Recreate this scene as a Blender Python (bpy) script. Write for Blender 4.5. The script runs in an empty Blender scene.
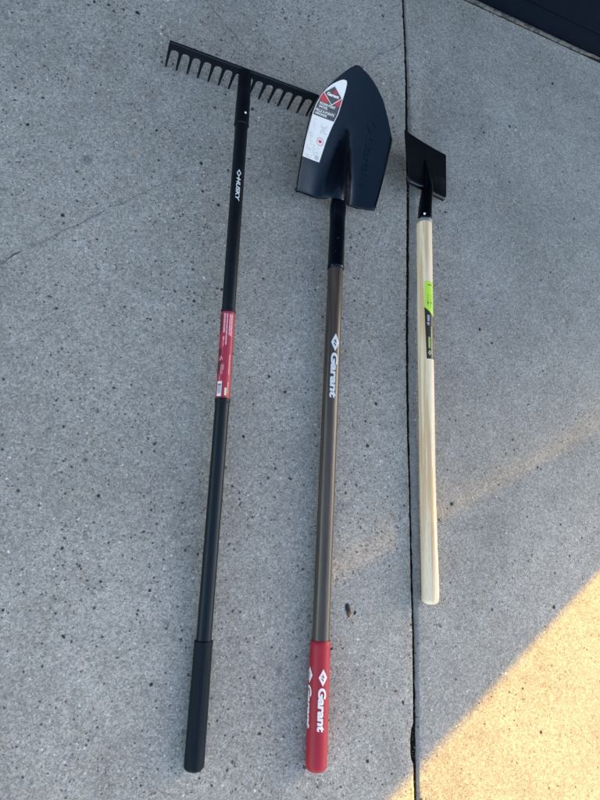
import bpy, bmesh, math, random
from mathutils import Vector, Matrix, noise
random.seed(7)
R = math.radians
sc = bpy.context.scene
COL = sc.collection

# ------------------------------------------------------------------ helpers
def tag(o, label=None, cat=None, group=None, kind=None):
    if label: o['label'] = label
    if cat: o['category'] = cat
    if group: o['group'] = group
    if kind: o['kind'] = kind
    return o

def empty(name, loc=(0, 0, 0)):
    o = bpy.data.objects.new(name, None)
    COL.objects.link(o)
    o.location = loc
    o.empty_display_size = 0.05
    return o

def link(name, verts, faces, mats, parent=None, smooth=True, mi=None, sharp=None):
    me = bpy.data.meshes.new(name)
    me.from_pydata([tuple(v) for v in verts], [], faces)
    if not isinstance(mats, (list, tuple)): mats = [mats]
    for m in mats: me.materials.append(m)
    if mi:
        for p, i in zip(me.polygons, mi): p.material_index = i
    for p in me.polygons: p.use_smooth = smooth
    me.update()
    if smooth and sharp is not None:
        me.set_sharp_from_angle(angle=R(sharp))
    o = bpy.data.objects.new(name, me)
    COL.objects.link(o)
    attach(o, parent)
    return o

def attach(o, parent):
    """parent while keeping world position (meshes are written in world space)"""
    if parent is not None:
        o.parent = parent
        org = Vector((0, 0, 0))
        p = parent
        while p is not None:
            org += p.location
            p = p.parent
        o.location = -org
    return o

def from_bm(name, bm, mats, parent=None, smooth=True, sharp=40):
    me = bpy.data.meshes.new(name)
    bm.normal_update()
    bm.to_mesh(me); bm.free()
    if not isinstance(mats, (list, tuple)): mats = [mats]
    for m in mats: me.materials.append(m)
    for p in me.polygons: p.use_smooth = smooth
    if smooth: me.set_sharp_from_angle(angle=R(sharp))
    o = bpy.data.objects.new(name, me)
    COL.objects.link(o)
    attach(o, parent)
    return o

def lerp(a, b, t): return a + (b - a) * t
def smooth01(x):
    x = max(0.0, min(1.0, x)); return x * x * (3 - 2 * x)
def table(x, pts):
    if x <= pts[0][0]: return pts[0][1]
    for (a, va), (b, vb) in zip(pts, pts[1:]):
        if x <= b: return lerp(va, vb, (x - a) / (b - a))
    return pts[-1][1]
def table_s(x, pts):
    """smoothed table"""
    h = 0.006
    return (table(x - h, pts) + 2 * table(x, pts) + table(x + h, pts)) / 4

class Rod:
    """a round bar along a polyline; s runs from the first point, phi=0 is straight up, + towards +X"""
    def __init__(self, pts, radii):
        self.p = [Vector(p) for p in pts]
        self.r = radii
        self.s = [0.0]
        for a, b in zip(self.p, self.p[1:]): self.s.append(self.s[-1] + (b - a).length)
        self.L = self.s[-1]
    def at(self, s):
        s = max(0.0, min(self.L, s))
        for i in range(len(self.p) - 1):
            if s <= self.s[i + 1] or i == len(self.p) - 2:
                t = (s - self.s[i]) / (self.s[i + 1] - self.s[i])
                P = self.p
                p0 = P[i - 1] if i > 0 else P[i] * 2 - P[i + 1]
                p3 = P[i + 2] if i + 2 < len(P) else P[i + 1] * 2 - P[i]
                p1, p2 = P[i], P[i + 1]
                l = (p2 - p1).length
                m1 = (p2 - p0) / max((p2 - p0).length, 1e-6) * l
                m2 = (p3 - p1) / max((p3 - p1).length, 1e-6) * l
                t2, t3 = t * t, t * t * t
                c = p1 * (2*t3 - 3*t2 + 1) + m1 * (t3 - 2*t2 + t) + p2 * (-2*t3 + 3*t2) + m2 * (t3 - t2)
                d = (m1 * (3*t2 - 4*t + 1) + m2 * (3*t2 - 2*t) + (p2 - p1) * (6*t - 6*t2)).normalized()
                return c, d, lerp(self.r[i], self.r[i + 1], t)
    def frame(self, s):
        c, d, r = self.at(s)
        if d.y > 0: lat = d.cross(Vector((0, 0, 1)))
        else: lat = Vector((0, 0, 1)).cross(d)
        lat.normalize()
        up = lat.cross(d) if d.y > 0 else d.cross(lat)
        return c, d, lat, up.normalized(), r
    def surf(self, s, phi, off=0.0):
        c, d, lat, up, r = self.frame(s)
        return c + (lat * math.sin(phi) + up * math.cos(phi)) * (r + off)
    def mesh(self, name, mat, s0, s1, parent, n=40, step=0.01, rad=None, off=0.0, cap0='flat', cap1='flat', sharp=45, shape=None, bev=0.0012):
        """rad(s) overrides the radius; caps: flat / dome; shape(phi, s) scales the section"""
        prof = []                                    # (s, radius factor absolute)
        rf = lambda s: (rad(s) if rad else self.at(s)[2]) + off
        ns = max(2, int((s1 - s0) / step))
        body = [(s0 + (s1 - s0) * i / ns) for i in range(ns + 1)]
        ring = []
        if cap0 == 'dome':
            r0 = rf(s0)
            for k in range(8):
                a = k / 8 * math.pi / 2
                ring.append((s0 - r0 * 0.55 * math.cos(a), r0 * math.sin(a) if k else 1e-5))
        else: ring.append((s0, rf(s0) - bev)); body[0] = s0 + bev * 0.8
        for s in body: ring.append((s, rf(s)))
        if cap1 == 'dome':
            r1 = rf(s1)
            for k in range(7, -1, -1):
                a = k / 8 * math.pi / 2
                ring.append((s1 + r1 * 0.55 * math.cos(a), r1 * math.sin(a) if k else 1e-5))
        else:
            ring[-1] = (s1 - bev * 0.8, rf(s1)); ring.append((s1, rf(s1) - bev))
        vs, fs = [], []
        for s, r in ring:
            c, d, lat, up, _ = self.frame(min(max(s, 0), self.L))
            c = c + d * (s - min(max(s, 0), self.L))
            for k in range(n):
                a = 2 * math.pi * k / n
                rr = r * (shape(a, s) if shape else 1)
                vs.append(c + (lat * math.sin(a) + up * math.cos(a)) * rr)
        m = len(ring)
        for j in range(m - 1):
            for k in range(n):
                k2 = (k + 1) % n
                fs.append((j*n + k, (j+1)*n + k, (j+1)*n + k2, j*n + k2))
        fs.append(tuple(range(n))); fs.append(tuple((m-1)*n + k for k in reversed(range(n))))
        o = link(name, vs, fs, mat, parent, True, sharp=sharp)
        bm = bmesh.new(); bm.from_mesh(o.data); bmesh.ops.recalc_face_normals(bm, faces=bm.faces)
        bm.to_mesh(o.data); bm.free()
        return o

def text_bm(s, bold=0.0, shear=0.0, space=1.0):
    """text as flat bmesh, height of capitals about 0.7"""
    cu = bpy.data.curves.new('t', 'FONT')
    cu.body = s; cu.size = 1; cu.offset = bold; cu.shear = shear; cu.space_character = space
    cu.resolution_u = 3; cu.fill_mode = 'FRONT'
    o = bpy.data.objects.new('t', cu); COL.objects.link(o)
    dg = bpy.context.evaluated_depsgraph_get()
    me = bpy.data.meshes.new_from_object(o.evaluated_get(dg))
    bm = bmesh.new(); bm.from_mesh(me)
    bpy.data.objects.remove(o); bpy.data.curves.remove(cu); bpy.data.meshes.remove(me)
    xs = [v.co.x for v in bm.verts]; x0, x1 = min(xs), max(xs)
    for v in bm.verts: v.co.x -= x0
    return bm, x1 - x0

class Decal:
    """flat pieces laid on a surface through fn(u, v, off)"""
    def __init__(self, fn, du, dv, off=0.00012):
        self.fn, self.du, self.dv, self.off = fn, du, dv, off
        self.V, self.F, self.M = [], [], []
    def _add(self, bm, mi, layer):
        us = [v.co.x for v in bm.verts]; vs = [v.co.y for v in bm.verts]
        for axis, arr, st in ((0, us, self.du), (1, vs, self.dv)):
            a, b = min(arr), max(arr)
            k = math.floor(a / st) + 1
            while k * st < b:
                co = Vector((k*st, 0, 0)) if axis == 0 else Vector((0, k*st, 0))
                no = Vector((1, 0, 0)) if axis == 0 else Vector((0, 1, 0))
                bmesh.ops.bisect_plane(bm, geom=bm.verts[:] + bm.edges[:] + bm.faces[:], plane_co=co, plane_no=no, dist=1e-7)
                k += 1
        bmesh.ops.triangulate(bm, faces=bm.faces[:])
        base = len(self.V)
        bm.verts.index_update()
        for v in bm.verts: self.V.append(self.fn(v.co.x, v.co.y, self.off * (1 + layer)))
        for f in bm.faces:
            self.F.append(tuple(base + v.index for v in f.verts)); self.M.append(mi)
        bm.free()
    def poly(self, pts, mi=0, layer=0):
        bm = bmesh.new()
        bm.faces.new([bm.verts.new((x, y, 0)) for x, y in pts])
        self._add(bm, mi, layer)
    def rect(self, x0, y0, x1, y1, mi=0, layer=0):
        self.poly([(x0, y0), (x1, y0), (x1, y1), (x0, y1)], mi, layer)
    def text(self, s, org, xdir, ydir, length, height, mi=0, layer=0, bold=0.0, shear=0.0, space=1.0):
        bm, w = text_bm(s, bold, shear, space)
        X, Y, O = Vector((*xdir, 0)).normalized(), Vector((*ydir, 0)).normalized(), Vector((*org, 0))
        for v in bm.verts:
            v.co = O + X * (v.co.x / w * length) + Y * (v.co.y / 0.7 * height)
        self._add(bm, mi, layer)
    def build(self, name, mats, parent):
        o = link(name, self.V, self.F, mats, parent, True, self.M)
        bm = bmesh.new(); bm.from_mesh(o.data)
        # faces must look away from the carrier: test against off=0
        bm.normal_update()
        bm.to_mesh(o.data); bm.free()
        return o

# ------------------------------------------------------------------ materials
def nt(name):
    m = bpy.data.materials.new(name); m.use_nodes = True
    t = m.node_tree; t.nodes.clear()
    out = t.nodes.new('ShaderNodeOutputMaterial'); b = t.nodes.new('ShaderNodeBsdfPrincipled')
    t.links.new(b.outputs[0], out.inputs[0])
    return m, t, b
def N(t, typ, **kw):
    n = t.nodes.new(typ)
    for k, v in kw.items():
        if k.startswith('i_'):
            n.inputs[k[2:].replace('_', ' ')].default_value = v
        else: setattr(n, k, v)
    return n
def math_n(t, op, a, b=None, c=None, clamp=False):
    n = t.nodes.new('ShaderNodeMath'); n.operation = op; n.use_clamp = clamp
    for i, x in enumerate((a, b, c)):
        if x is None: continue
        if isinstance(x, (int, float)): n.inputs[i].default_value = x
        else: t.links.new(x, n.inputs[i])
    return n.outputs[0]
def mixc(t, fac, a, b, mode='MIX'):
    n = t.nodes.new('ShaderNodeMix'); n.data_type = 'RGBA'; n.blend_type = mode
    for i, x in ((0, fac), (6, a), (7, b)):
        if isinstance(x, (int, float)): n.inputs[i].default_value = x
        elif isinstance(x, tuple): n.inputs[i].default_value = (*x, 1) if len(x) == 3 else x
        else: t.links.new(x, n.inputs[i])
    return n.outputs[2]
def noise_n(t, co, scale, detail=3, rough=0.5, dist=0.0):
    n = N(t, 'ShaderNodeTexNoise'); n.inputs['Scale'].default_value = scale
    n.inputs['Detail'].default_value = detail; n.inputs['Roughness'].default_value = rough
    n.inputs['Distortion'].default_value = dist
    t.links.new(co, n.inputs['Vector']); return n
def ramp(t, x, a, b, va=0.0, vb=1.0):
    n = t.nodes.new('ShaderNodeMapRange'); n.interpolation_type = 'SMOOTHSTEP'
    for i, v in ((1, a), (2, b), (3, va), (4, vb)): n.inputs[i].default_value = v
    t.links.new(x, n.inputs[0]); return n.outputs[0]

def simple(name, col, rough=0.5, spec=0.5, metal=0.0, var=0.0, scale=200, bump=0.0, coat=0.0, coat_r=0.1, rvar=0.0):
    m, t, b = nt(name)
    b.inputs['Base Color'].default_value = (*col, 1)
    b.inputs['Roughness'].default_value = rough
    b.inputs['Metallic'].default_value = metal
    b.inputs['Specular IOR Level'].default_value = spec
    b.inputs['Coat Weight'].default_value = coat
    b.inputs['Coat Roughness'].default_value = coat_r
    tc = N(t, 'ShaderNodeTexCoord'); co = tc.outputs['Object']
    n = noise_n(t, co, scale, 4, 0.6)
    if var:
        lo = tuple(c * (1 - var) for c in col); hi = tuple(min(1, c * (1 + var)) for c in col)
        t.links.new(mixc(t, n.outputs[0], lo, hi), b.inputs['Base Color'])
    if rvar:
        n2 = noise_n(t, co, 18, 4, 0.65)
        t.links.new(ramp(t, n2.outputs[0], 0.3, 0.7, rough - rvar, rough + rvar), b.inputs['Roughness'])
    if bump:
        bp = N(t, 'ShaderNodeBump'); bp.inputs['Strength'].default_value = 1.0; bp.inputs['Distance'].default_value = bump
        t.links.new(n.outputs[0], bp.inputs['Height']); t.links.new(bp.outputs[0], b.inputs['Normal'])
    return m

def specks(t, co, scale, density, rmin, rmax, seed, soft=0.25):
    """scattered spots: one per Voronoi cell, present with probability 'density' (a socket or a number)"""
    mp = N(t, 'ShaderNodeMapping'); mp.inputs['Location'].default_value = (seed * 3.71, seed * 1.37, seed * 0.73)
    t.links.new(co, mp.inputs['Vector'])
    v = N(t, 'ShaderNodeTexVoronoi'); v.voronoi_dimensions = '2D'; v.inputs['Scale'].default_value = scale
    v.inputs['Randomness'].default_value = 1.0
    t.links.new(mp.outputs[0], v.inputs['Vector'])
    sep = N(t, 'ShaderNodeSeparateColor'); t.links.new(v.outputs['Color'], sep.inputs[0])
    on = math_n(t, 'LESS_THAN', sep.outputs[0], density)
    r3 = math_n(t, 'POWER', sep.outputs[1], 2.5)
    rad = math_n(t, 'MULTIPLY_ADD', r3, rmax - rmin, rmin)
    d = math_n(t, 'DIVIDE', v.outputs['Distance'], rad)
    s = ramp(t, d, 1.0 - soft, 1.0 + soft, 1.0, 0.0)
    return math_n(t, 'MULTIPLY', s, on), sep.outputs[2]

def concrete(name, base, dens=1.0, trowel=False):
    m, t, b = nt(name)
    tc = N(t, 'ShaderNodeTexCoord'); co = tc.outputs['Object']
    # wobble the lookup so that spots are not round
    wn = noise_n(t, co, 420, 2, 0.6)
    sub = N(t, 'ShaderNodeVectorMath', operation='SUBTRACT'); sub.inputs[1].default_value = (0.5, 0.5, 0.5)
    t.links.new(wn.outputs['Color'], sub.inputs[0])
    sca = N(t, 'ShaderNodeVectorMath', operation='SCALE'); sca.inputs['Scale'].default_value = 0.0075
    t.links.new(sub.outputs[0], sca.inputs[0])
    add = N(t, 'ShaderNodeVectorMath', operation='ADD'); t.links.new(co, add.inputs[0]); t.links.new(sca.outputs[0], add.inputs[1])
    cw = add.outputs[0]
    big = noise_n(t, co, 2.3, 5, 0.55, 0.3).outputs[0]
    mid = noise_n(t, co, 14, 4, 0.6).outputs[0]
    sand = noise_n(t, co, 330, 3, 0.75).outputs[0]
    sand2 = noise_n(t, co, 900, 2, 0.7).outputs[0]
    grit = N(t, 'ShaderNodeTexVoronoi'); grit.voronoi_dimensions = '2D'; grit.inputs['Scale'].default_value = 380
    t.links.new(cw, grit.inputs['Vector'])
    gs = N(t, 'ShaderNodeSeparateColor'); t.links.new(grit.outputs['Color'], gs.inputs[0])
    g2 = N(t, 'ShaderNodeTexVoronoi'); g2.voronoi_dimensions = '2D'; g2.inputs['Scale'].default_value = 190
    t.links.new(cw, g2.inputs['Vector'])
    gs2 = N(t, 'ShaderNodeSeparateColor'); t.links.new(g2.outputs['Color'], gs2.inputs[0])
    # value multiplier
    v = ramp(t, big, 0.3, 0.7, 0.87, 1.09)
    v = math_n(t, 'MULTIPLY', v, ramp(t, mid, 0.25, 0.75, 0.92, 1.07))
    worn = noise_n(t, co, 6.5, 4, 0.7, 1.2).outputs[0]
    v = math_n(t, 'MULTIPLY', v, ramp(t, worn, 0.54, 0.70, 1.0, 0.90))
    A = 0.55 if trowel else 1.0
    v = math_n(t, 'MULTIPLY', v, ramp(t, sand, 0.25, 0.75, 1 - 0.34*A, 1 + 0.34*A))
    v = math_n(t, 'MULTIPLY', v, math_n(t, 'MULTIPLY_ADD', gs.outputs[0], 0.56*A, 1 - 0.28*A))
    v = math_n(t, 'MULTIPLY', v, math_n(t, 'MULTIPLY_ADD', gs2.outputs[0], 0.30*A, 1 - 0.15*A))
    hsv = mixc(t, gs.outputs[1], tuple(c * k for c, k in zip(base, (1.05, 1.0, 0.94))), tuple(c * k for c, k in zip(base, (0.95, 1.0, 1.05))))
    vc = N(t, 'ShaderNodeCombineColor')
    for i in range(3): t.links.new(v, vc.inputs[i])
    col = mixc(t, 1.0, hsv, vc.outputs[0], 'MULTIPLY')
    clus = ramp(t, noise_n(t, co, 5.0, 3, 0.6).outputs[0], 0.35, 0.68, 0.35, 1.7)
    def D(x): return math_n(t, 'MULTIPLY', clus, x * dens)
    layers = [
        (150, D(0.15), 0.10, 0.34, 1, (0.045, 0.043, 0.045), 0.85),
        (75,  D(0.10), 0.06, 0.25, 2, (0.03, 0.03, 0.032), 0.85),
        (30,  D(0.09), 0.04, 0.13, 3, (0.018, 0.018, 0.02), 0.95),
        (11,  D(0.08), 0.02, 0.055, 4, (0.012, 0.012, 0.014), 0.95),
        (120, D(0.06), 0.08, 0.28, 5, (0.72, 0.72, 0.73), 0.7),
        (52,  D(0.03), 0.05, 0.16, 6, (0.80, 0.80, 0.80), 0.75),
        (90,  D(0.06), 0.08, 0.28, 7, (0.24, 0.19, 0.14), 0.6),
        (40,  D(0.05), 0.10, 0.28, 8, (0.13, 0.14, 0.15), 0.55),
    ]
    pits = None
    for sc_, dn, r0, r1, sd, cc, op in layers:
        s, rnd = specks(t, cw, sc_, dn, r0, r1, sd)
        col = mixc(t, math_n(t, 'MULTIPLY', s, op), col, cc)
        if sd in (1, 2, 3, 4):
            pits = s if pits is None else math_n(t, 'MAXIMUM', pits, s)
    for (sx, sy, sr, cc_, op) in ((0.055, 0.757, 0.013, (0.12, 0.14, 0.18), .6), (0.155, 0.79, 0.010, (0.42, 0.33, 0.22), .45), (-0.02, 1.10, 0.008, (0.10, 0.11, 0.13), .6)):
        vd = N(t, 'ShaderNodeVectorMath', operation='DISTANCE'); t.links.new(cw, vd.inputs[0]); vd.inputs[1].default_value = (sx, sy, 0)
        dd = math_n(t, 'MULTIPLY_ADD', noise_n(t, co, 120, 2, .5).outputs[0], 0.012, math_n(t, 'SUBTRACT', vd.outputs['Value'], 0.006))
        col = mixc(t, ramp(t, dd, sr * 0.5, sr, op, 0), col, cc_)
    t.links.new(col, b.inputs['Base Color'])
    b.inputs['Roughness'].default_value = 0.82
    b.inputs['Specular IOR Level'].default_value = 0.3
    h = math_n(t, 'ADD', math_n(t, 'MULTIPLY', sand, 0.6), math_n(t, 'MULTIPLY', gs2.outputs[0], 0.35))
    h = math_n(t, 'ADD', h, math_n(t, 'MULTIPLY', sand2, 0.2))
    h = math_n(t, 'SUBTRACT', h, math_n(t, 'MULTIPLY', pits, 0.9))
    bp = N(t, 'ShaderNodeBump'); bp.inputs['Strength'].default_value = 0.5 if not trowel else 0.3
    bp.inputs['Distance'].default_value = 0.0011
    t.links.new(h, bp.inputs['Height']); t.links.new(bp.outputs[0], b.inputs['Normal'])
    return m

def wood(name, light, dark, axis_rot, rough=0.55, coat=0.0, scale=260, contrast=(0.35, 0.7), streak=None):
    m, t, b = nt(name)
    tc = N(t, 'ShaderNodeTexCoord')
    mp = N(t, 'ShaderNodeMapping'); mp.inputs['Rotation'].default_value = (0, 0, axis_rot)
    t.links.new(tc.outputs['Object'], mp.inputs['Vector'])
    mp2 = N(t, 'ShaderNodeMapping'); mp2.inputs['Scale'].default_value = (1, 0.022, 1)
    t.links.new(mp.outputs[0], mp2.inputs['Vector'])
    g = noise_n(t, mp2.outputs[0], scale, 4, 0.6, 0.4).outputs[0]
    g2 = noise_n(t, mp2.outputs[0], scale * 0.35, 3, 0.5, 0.8).outputs[0]
    f = math_n(t, 'MULTIPLY_ADD', g2, 0.55, math_n(t, 'MULTIPLY', g, 0.45))
    f = ramp(t, f, contrast[0], contrast[1])
    col = mixc(t, f, dark, light)
    if streak:
        mp3 = N(t, 'ShaderNodeMapping'); mp3.inputs['Scale'].default_value = (1, 0.05, 1); t.links.new(mp.outputs[0], mp3.inputs['Vector'])
        fib = noise_n(t, mp3.outputs[0], 1100, 2, 0.5).outputs[0]
        col = mixc(t, ramp(t, fib, 0.56, 0.72, 0, 0.45), col, streak)
    t.links.new(col, b.inputs['Base Color'])
    b.inputs['Roughness'].default_value = rough
    b.inputs['Coat Weight'].default_value = coat; b.inputs['Coat Roughness'].default_value = 0.22
    bp = N(t, 'ShaderNodeBump'); bp.inputs['Distance'].default_value = 0.0003
    t.links.new(g, bp.inputs['Height']); t.links.new(bp.outputs[0], b.inputs['Normal'])
    return m

def dusty_paint(name, col, rough, dust=0.25, coat=0.0, wave=0.0, tint=(0.42, 0.68, 1.0)):
    """dark paint with faint dust and fine scratches"""
    m, t, b = nt(name)
    co = N(t, 'ShaderNodeTexCoord').outputs['Object']
    n1 = noise_n(t, co, 30, 5, 0.7).outputs[0]; n2 = noise_n(t, co, 700, 2, 0.6).outputs[0]
    d = math_n(t, 'MULTIPLY', ramp(t, n1, 0.45, 0.8), ramp(t, n2, 0.5, 0.75))
    t.links.new(mixc(t, math_n(t, 'MULTIPLY', d, dust), col, (0.22, 0.22, 0.22)), b.inputs['Base Color'])
    t.links.new(ramp(t, n1, 0.3, 0.8, rough, rough + 0.12), b.inputs['Roughness'])
    b.inputs['Coat Weight'].default_value = coat; b.inputs['Coat Roughness'].default_value = 0.12
    b.inputs['Specular IOR Level'].default_value = 0.40
    b.inputs['Specular Tint'].default_value = (*tint, 1)
    n3 = noise_n(t, co, 26, 2, 0.4).outputs[0]
    bp = N(t, 'ShaderNodeBump'); bp.inputs['Distance'].default_value = wave if wave else 0.0001
    t.links.new(n3 if wave else n2, bp.inputs['Height']); t.links.new(bp.outputs[0], b.inputs['Normal'])
    return m

M = {}
M['slab_left'] = concrete('weathered_concrete', (0.335, 0.335, 0.325), 1.0)
M['slab_right'] = concrete('worn_concrete', (0.325, 0.325, 0.318), 0.45)
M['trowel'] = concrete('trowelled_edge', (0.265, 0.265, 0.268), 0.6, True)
M['joint'] = simple('joint_dirt', (0.022, 0.020, 0.018), 0.95, 0.2, var=0.5, scale=300, bump=0.002)
M['crack'] = simple('crack_dark', (0.11, 0.11, 0.11), 0.95, 0.1, var=0.5, scale=400)
M['crack_faint'] = simple('crack_faint', (0.19, 0.19, 0.19), 0.95, 0.1, var=0.3, scale=500)
M['shovel_paint'] = dusty_paint('gloss_black_paint', (0.0010, 0.0018, 0.0040), 0.13, 0.02, wave=0.0009)
M['rake_paint'] = dusty_paint('rake_black_paint', (0.0035, 0.004, 0.006), 0.32, 0.10)
M['tube_black'] = dusty_paint('black_tube_coating', (0.003, 0.0042, 0.0068), 0.34, 0.08, tint=(0.5, 0.68, 0.86))
M['scraper_paint'] = dusty_paint('scraper_black_paint', (0.0010, 0.0010, 0.0015), 0.12, 0.01)
M['rubber'] = simple('dark_rubber', (0.0055, 0.0075, 0.012), 0.65, 0.25, var=0.25, scale=300, bump=0.0002)
_b = [n for n in M['rubber'].node_tree.nodes if n.type == 'BSDF_PRINCIPLED'][0]; _b.inputs['Specular Tint'].default_value = (0.45, 0.7, 1, 1)
M['red_grip'] = simple('red_vinyl', (0.36, 0.008, 0.03), 0.5, 0.45, var=0.12, scale=60, bump=0.0001)
M['handle_brown'] = wood('brown_stained_handle', (0.082, 0.062, 0.047), (0.027, 0.020, 0.017), R(6.8), 0.36, 0.45, 380, (0.38, 0.66))
M['pale_wood'] = wood('pale_ash_wood', (0.86, 0.735, 0.56), (0.66, 0.46, 0.27), R(5.6), 0.6, 0.0, 150, (0.38, 0.54), (0.44, 0.31, 0.18))
M['steel'] = simple('bare_steel', (0.55, 0.57, 0.6), 0.35, 0.5, 0.9, var=0.15, scale=200)
M['white'] = simple('white_print', (0.80, 0.82, 0.85), 0.5, 0.4, var=0.06, scale=500)
M['white_worn'] = simple('white_print_worn', (0.66, 0.71, 0.78), 0.5, 0.4, var=0.12, scale=900)
M['paper'] = simple('white_sticker', (0.74, 0.76, 0.80), 0.38, 0.5, var=0.04, scale=120)
M['ink_dark'] = simple('dark_grey_ink', (0.060, 0.065, 0.085), 0.42)
M['ink_black'] = simple('black_ink', (0.015, 0.015, 0.02), 0.42)
M['ink_grey'] = simple('grey_ink', (0.36, 0.39, 0.44), 0.5)
M['ink_pale'] = simple('pale_grey_ink', (0.56, 0.60, 0.66), 0.5)
M['ink_red'] = simple('red_ink', (0.50, 0.03, 0.06), 0.42)
M['label_red'] = simple('red_label', (0.36, 0.020, 0.055), 0.4, 0.5, var=0.12, scale=90)
M['label_darkred'] = simple('dark_red_ink', (0.085, 0.012, 0.022), 0.4)
M['label_pink'] = simple('pink_print', (0.72, 0.36, 0.43), 0.42, 0.5, var=0.2, scale=900)
M['cream'] = simple('cream_print', (0.72, 0.68, 0.50), 0.45)
M['barcode_blue'] = simple('barcode_grey', (0.25, 0.33, 0.42), 0.45)
M['lime'] = simple('lime_label', (0.50, 0.80, 0.06), 0.42, 0.5, var=0.05, scale=100)
M['label_black'] = simple('black_label', (0.018, 0.022, 0.024), 0.35)
M['olive'] = simple('dull_green_print', (0.26, 0.38, 0.14), 0.45)
M['cladding'] = dusty_paint('navy_black_cladding', (0.0015, 0.0030, 0.008), 0.40, 0.04, tint=(0.28, 0.5, 0.85))
M['mortar'] = simple('dirty_mortar', (0.15, 0.145, 0.14), 0.9, 0.2, var=0.5, scale=110, bump=0.003)
M['roofing'] = simple('roof_capping', (0.05, 0.05, 0.055), 0.5)

# rust marks on the mortar bead
def rusty():
    m = M['mortar']; t = m.node_tree; b = [n for n in t.nodes if n.type == 'BSDF_PRINCIPLED'][0]
    src = b.inputs['Base Color'].links[0].from_socket
    co = N(t, 'ShaderNodeTexCoord').outputs['Object']
    n = noise_n(t, co, 13, 3, 0.6).outputs[0]
    c = mixc(t, ramp(t, n, 0.57, 0.65), src, (0.30, 0.13, 0.07))
    n2 = noise_n(t, co, 45, 3, 0.6).outputs[0]
    c = mixc(t, ramp(t, n2, 0.50, 0.62, 0, 0.85), c, (0.05, 0.05, 0.055))
    t.links.new(c, b.inputs['Base Color'])
rusty()

# ------------------------------------------------------------------ the pavement
JOINT = [(-4.0, 0.44), (-0.7022, 0.7049), (-0.6449, 0.7101), (-0.5864, 0.7149), (-0.4465, 0.7304), (-0.3213, 0.7431), (-0.213, 0.7519), (-0.0784, 0.7641),
         (0.0142, 0.7728), (0.1337, 0.7815), (0.2571, 0.7927), (0.4375, 0.8117), (0.5177, 0.8222), (0.6555, 0.8384), (0.7987, 0.8556),
         (0.977, 0.8712), (1.1012, 0.8852), (1.155, 0.8906), (1.2545, 0.8986), (1.3924, 0.9072), (1.4948, 0.9173), (1.75, 0.938)]
GAP = [(-4, .009), (-0.6, .009), (-0.35, .008), (0.0, .007), (0.2, .009), (0.5, .0105), (0.9, .0105), (1.15, .0085), (1.4, .008), (1.75, .008)]
EDGE = [(-4, .012), (-0.6, .008), (-0.3, .011), (0.0, .022), (0.6, .024), (0.9, .016), (1.1, .006), (1.75, .005)]   # width of the rounded edge
def jx(y): return (table(y - .02, JOINT) + 2 * table(y, JOINT) + table(y + .02, JOINT)) / 4
ys = [-4.0, -1.2] + [-0.8 + i * 0.004 for i in range(576)] + [1.62, 1.75]
def slabs():
    L, Rr = [], []
    for y in ys:
        n = noise.noise(Vector((y * 60, 0, 0))) * 0.0009 + noise.noise(Vector((y * 230, 3, 0))) * 0.0008
        chip = max(0.0, 1 - ((y + 0.535) / 0.040) ** 2)
        chip = chip ** 0.6 * (0.0075 + noise.noise(Vector((y * 300, 9, 0))) * 0.0015) if chip > 0 else 0.0
        x = jx(y) + n
        nk = noise.noise(Vector((y * 34, 21, 0))) - 0.42
        if nk > 0 and chip <= 0: chip = min(0.0022, nk * 0.016)
        cz = -0.010 if chip > 0.0023 else 0.0
        L.append([(x - 6.0, y, 0), (x - chip - 0.010, y, 0), (x - chip - 0.0022, y, -0.0001), (x - chip - 0.0007, y, -0.0007),
                  (x - chip, y, -0.0022), (x - chip * 0.4, y, -0.0030 + cz), (x, y, -0.0045 + cz * 1.2), (x, y, -0.035)])
        n2 = noise.noise(Vector((y * 40, 7, 0))) * 0.0016 + noise.noise(Vector((y * 190, 5, 0))) * 0.0010
        g = x - n + table(y, GAP) + n2; w = table(y, EDGE) * (1 + 0.35 * noise.noise(Vector((y * 14, 2, 0))))
        row = [(g, y, -0.035), (g, y, -0.0062)]
        for k in range(1, 7):
            a = k / 6; row.append((g + w * a, y, -0.006 * (1 - a) ** 1.8))
        m0 = g + 0.044 + 0.002 * math.sin(y * 3)
        dp = 0.0008 * smooth01((y - 0.1) / 0.6)
        row += [(m0 - .002, y, 0), (m0, y, -dp), (m0 + .002, y, 0), (g + 8.0, y, 0)]
        Rr.append(row)
    def grid(name, rows, mats, mi_fn):
        w = len(rows[0]); vs = [v for r in rows for v in r]; fs, mi = [], []
        for j in range(len(rows) - 1):
            for k in range(w - 1):
                fs.append((j*w + k, j*w + k + 1, (j+1)*w + k + 1, (j+1)*w + k)); mi.append(mi_fn(k))
        return tag(link(name, vs, fs, mats, None, True, mi, sharp=50), kind='structure')
    grid('pavement', L, [M['slab_left']], lambda k: 0)
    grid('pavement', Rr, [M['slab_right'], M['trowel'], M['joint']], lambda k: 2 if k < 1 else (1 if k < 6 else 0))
slabs()
tag(link('pavement_joint', [(jx(y) - .01, y, -0.014) for y in ys] + [(jx(y) + .03, y, -0.014) for y in ys],
         [(i, i + 1, len(ys) + i + 1, len(ys) + i) for i in range(len(ys) - 1)], M['joint']), kind='structure')
S = 60
tag(link('ground', [(-S, -S, -0.06), (S, -S, -0.06), (S, S, -0.06), (-S, S, -0.06)], [(0, 1, 2, 3)],
         simple('far_ground', (0.27, 0.265, 0.25), 0.9, 0.2, var=0.15, scale=3)), kind='structure')

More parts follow.
